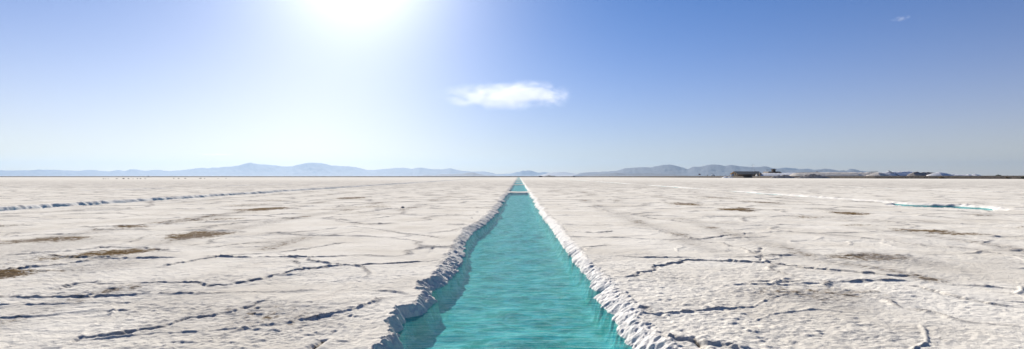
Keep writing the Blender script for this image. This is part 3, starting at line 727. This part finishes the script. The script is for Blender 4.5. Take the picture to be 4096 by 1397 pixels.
# shrubs on the bank
def shrub(px, py, w, h, mat, label, up=False):
    Yb, H = bank_at(px)
    if up: Y = Yb + 5; z = H - .05
    else: Y = Yb + 1.2; z = H * .35
    x = at(px, 704, Y)[0]; sc_ = Y / FPX
    r = empty('shrub', (x, Y, z), 0, label=label, cat='shrub', group='shrubs on the earth bank')
    MB().bar((0, 0, -.2), (.05, 0, h * sc_ * .5), .06, .03).bar((0, 0, 0), (.3, .1, h * sc_ * .6), .04, .02).build('stem', M_wood, r)
    V = []; F = []; rnd = random.Random(int(px))
    for k in range(700):
        a = rnd.random() * 2 * math.pi; rr = rnd.random() ** .5; zz = rnd.random()
        c = np.array([math.cos(a) * rr * w * sc_ / 2 * (1 - zz * .5), math.sin(a) * rr * w * sc_ / 2.5, h * sc_ * zz * (1 - rr * rr * .7)])
        d = np.array([rnd.gauss(0, 1), rnd.gauss(0, 1), rnd.gauss(0, 1)]); d /= np.linalg.norm(d); e = np.cross(d, (0, .3, 1)); s = .10 + rnd.random() * .12
        n = len(V); V += [c - d * s, c + e * s * .5, c + d * s, c - e * s * .5]; F.append((n, n + 1, n + 2, n + 3))
    mesh_obj('foliage', V, F, mat, r)
shrub(3994, 700, 24, 5, M_leaf, 'dark green shrub on top of the bank at the far right', True)
shrub(3764, 705, 20, 5.5, M_dry, 'dry yellow shrub on the bank slope below the last salt piles')
shrub(4028, 704, 12, 5.5, M_dry, 'dry yellow shrub on the bank slope right of the green one')
shrub(4090, 703, 16, 4, M_leaf, 'dull shrub on the bank slope at the frame edge')

# ------------------------------------------------------------------ CLOUDS
def cloud(px, py, wpx, hpx, Y, dens, seed, label, cov=.32, tilt=0, nscale=3.0):
    x, _, z = at(px, py, Y); s = Y / FPX
    me = bpy.data.meshes.new('cloud'); 
    n, m = 40, 22; V = [(0, 0, 1)]; F = []
    for i in range(1, m):
        for j in range(n):
            ph = math.pi * i / m; t = 2 * math.pi * j / n
            k = 1 + .06 * math.sin(3 * t + seed)
            V.append((math.sin(ph) * math.cos(t) * k, math.sin(ph) * math.sin(t) * k, math.cos(ph)))
    V.append((0, 0, -1)); L = len(V) - 1
    F += [(0, 1 + j, 1 + (j + 1) % n) for j in range(n)]
    for i in range(m - 2):
        F += [(1 + i * n + j, 1 + (i + 1) * n + j, 1 + (i + 1) * n + (j + 1) % n, 1 + i * n + (j + 1) % n) for j in range(n)]
    F += [(L, L - n + (j + 1) % n, L - n + j) for j in range(n)]
    me.from_pydata(V, [], F); me.update()
    o = bpy.data.objects.new('cloud', me); COL.objects.link(o)
    o.location = (x, Y, z); o.scale = (wpx * s / 2, wpx * s / 4, hpx * s / 2); o.rotation_euler = (0, tilt, 0)
    t = NT('cloud_vapour'); tc = t.n('TexCoord').outputs['Object']
    ln = t.n('VectorMath', operation='LENGTH'); t.l(tc, ln.inputs[0])
    mp = t.n('Mapping'); mp.inputs['Scale'].default_value = (nscale, nscale * .6, nscale * .45); mp.inputs['Location'].default_value = (seed * 3.7, seed, seed * 2.1); t.l(tc, mp.inputs[0])
    nz = t.noise(1.0, 8, .62, mp.outputs[0], .35)
    e = t.math('MULTIPLY_ADD', ln.outputs['Value'], -1.0, 1.0)
    v = t.math('ADD', t.math('MULTIPLY', e, .9), t.math('MULTIPLY_ADD', nz, 4.2, -2.1 - cov))
    v = t.math('MULTIPLY', t.ramp(v, 0, .9), t.ramp(e, 0, .35))
    pv = t.n('VolumePrincipled'); pv.inputs['Color'].default_value = (1, 1, 1, 1); pv.inputs['Anisotropy'].default_value = .2
    t.l(t.math('MULTIPLY', v, dens), pv.inputs['Density']); t.l(pv.outputs[0], t.out.inputs['Volume'])
    me.materials.append(t.m); tag(o, label, 'cloud')
    return o
cloud(2045, 382, 650, 138, 15000, .0009, 3, 'soft white cloud floating above the middle canal', .12)
cloud(3606, 75, 100, 26, 15000, .0010, 8, 'tiny wispy cloud high in the right sky', .2, -.15)
cloud(862, 618, 170, 12, 26500, .0006, 12, 'thin streak of cloud low over the left mountains', .1)

# ------------------------------------------------------------------ HAZE
HZ = NT('air'); pv = HZ.n('VolumePrincipled'); pv.inputs['Color'].default_value = (.22, .32, .46, 1)
pv.inputs['Density'].default_value = 4.0e-5; pv.inputs['Anisotropy'].default_value = .5
HZ.l(pv.outputs[0], HZ.out.inputs['Volume'])
hz = MB().box((0, 9990, 223), (54200, 20300, 454)).build('haze', HZ.m)
tag(hz, 'pale air haze over the whole flat', kind='stuff')

# ------------------------------------------------------------------ WORLD, SUN, CAMERA
w = bpy.data.worlds.new('World'); sc.world = w; w.use_nodes = True
nt = w.node_tree; bg = nt.nodes['Background']
sky = nt.nodes.new('ShaderNodeTexSky'); sky.sky_type = 'NISHITA'; sky.sun_disc = False
sky.sun_elevation = SUN_EL; sky.sun_rotation = SUN_AZ; sky.altitude = 3400; sky.air_density = 1.0; sky.dust_density = 0.6; sky.ozone_density = 6.0
def wn(typ, **k):
    o = nt.nodes.new('ShaderNode' + typ)
    for a, v in k.items(): setattr(o, a, v)
    return o
def wm(op, a, b=0.0):
    o = wn('Math', operation=op)
    for q, v in ((o.inputs[0], a), (o.inputs[1], b)):
        if isinstance(v, (int, float)): q.default_value = v
        else: nt.links.new(v, q)
    return o.outputs[0]
def wmix(blend, f, a, b):
    o = wn('Mix', data_type='RGBA', blend_type=blend)
    for q, v in ((o.inputs[0], f), (o.inputs[6], a), (o.inputs[7], b)):
        if isinstance(v, (int, float, tuple)): q.default_value = v
        else: nt.links.new(v, q)
    return o.outputs[2]
wdir = wn('TexCoord').outputs['Generated']
def lobe(az, el, width, power=1.0):          # brightness falling off round a direction of the sky
    d = (math.sin(R(az)) * math.cos(R(el)), math.cos(R(az)) * math.cos(R(el)), math.sin(R(el)))
    n = wn('VectorMath', operation='DOT_PRODUCT'); nt.links.new(wdir, n.inputs[0]); n.inputs[1].default_value = d
    a = wm('ARCCOSINE', wm('MINIMUM', n.outputs['Value'], 1.0))
    return wm('EXPONENT', wm('MULTIPLY', wm('POWER', wm('MULTIPLY', a, 1 / R(width)), power), -1.0))
sep = wn('SeparateXYZ'); nt.links.new(wdir, sep.inputs[0])
low = wm('MULTIPLY', wm('EXPONENT', wm('MULTIPLY', wm('MAXIMUM', sep.outputs[2], 0.0), -1 / R(6.8))), .84)
skc = wmix('MIX', low, wmix('MULTIPLY', 1.0, sky.outputs[0], (.26, .80, 1.14, 1)), (9.0, 7.1, 4.5, 1))          # dust near the horizon
def add(c, f, rgb): return wmix('ADD', 1.0, c, wmix('MULTIPLY', 1.0, wmix('MIX', f, (0, 0, 0, 1), (1, 1, 1, 1)), rgb))
skc = add(skc, lobe(-14.8, 20.5, 5.2, 1.1), (25, 23.5, 21, 1))             # aureole of the sun
skc = add(skc, lobe(-18, 4, 15, 1.8), (4.4, 3.2, 1.0, 1))
skc = add(skc, lobe(-42, -8, 20, 2.2), (3.4, 2.6, .9, 1))           # thin dust veil on the left
nt.links.new(skc, bg.inputs[0]); bg.inputs[1].default_value = .05

sl = bpy.data.lights.new('sun', 'SUN'); sl.energy = 5; sl.angle = R(.53); sl.color = (1, .94, .86)
so = bpy.data.objects.new('sun', sl); COL.objects.link(so)
import mathutils
sd = mathutils.Vector((math.sin(SUN_AZ) * math.cos(SUN_EL), math.cos(SUN_AZ) * math.cos(SUN_EL), math.sin(SUN_EL)))
so.rotation_euler = sd.to_track_quat('Z', 'Y').to_euler(); so.location = (0, 0, 50)

cam = bpy.data.cameras.new('camera'); co = bpy.data.objects.new('camera', cam); COL.objects.link(co)
cam.sensor_width = 36; cam.lens = 36 * FPX / 4096; cam.clip_start = .05; cam.clip_end = 60000
co.location = (0, 0, CAM_Z); co.rotation_euler = (math.pi / 2 + PITCH, 0, YAW)
sc.camera = co
sc.view_settings.view_transform = 'Standard'; sc.view_settings.look = 'None'; sc.view_settings.exposure = 0.9
sc.cycles.use_denoising = True; sc.cycles.volume_bounces = 2; sc.cycles.max_bounces = 8; sc.cycles.transparent_max_bounces = 8
sc.cycles.sample_clamp_indirect = 6; sc.cycles.caustics_reflective = False; sc.cycles.caustics_refractive = False
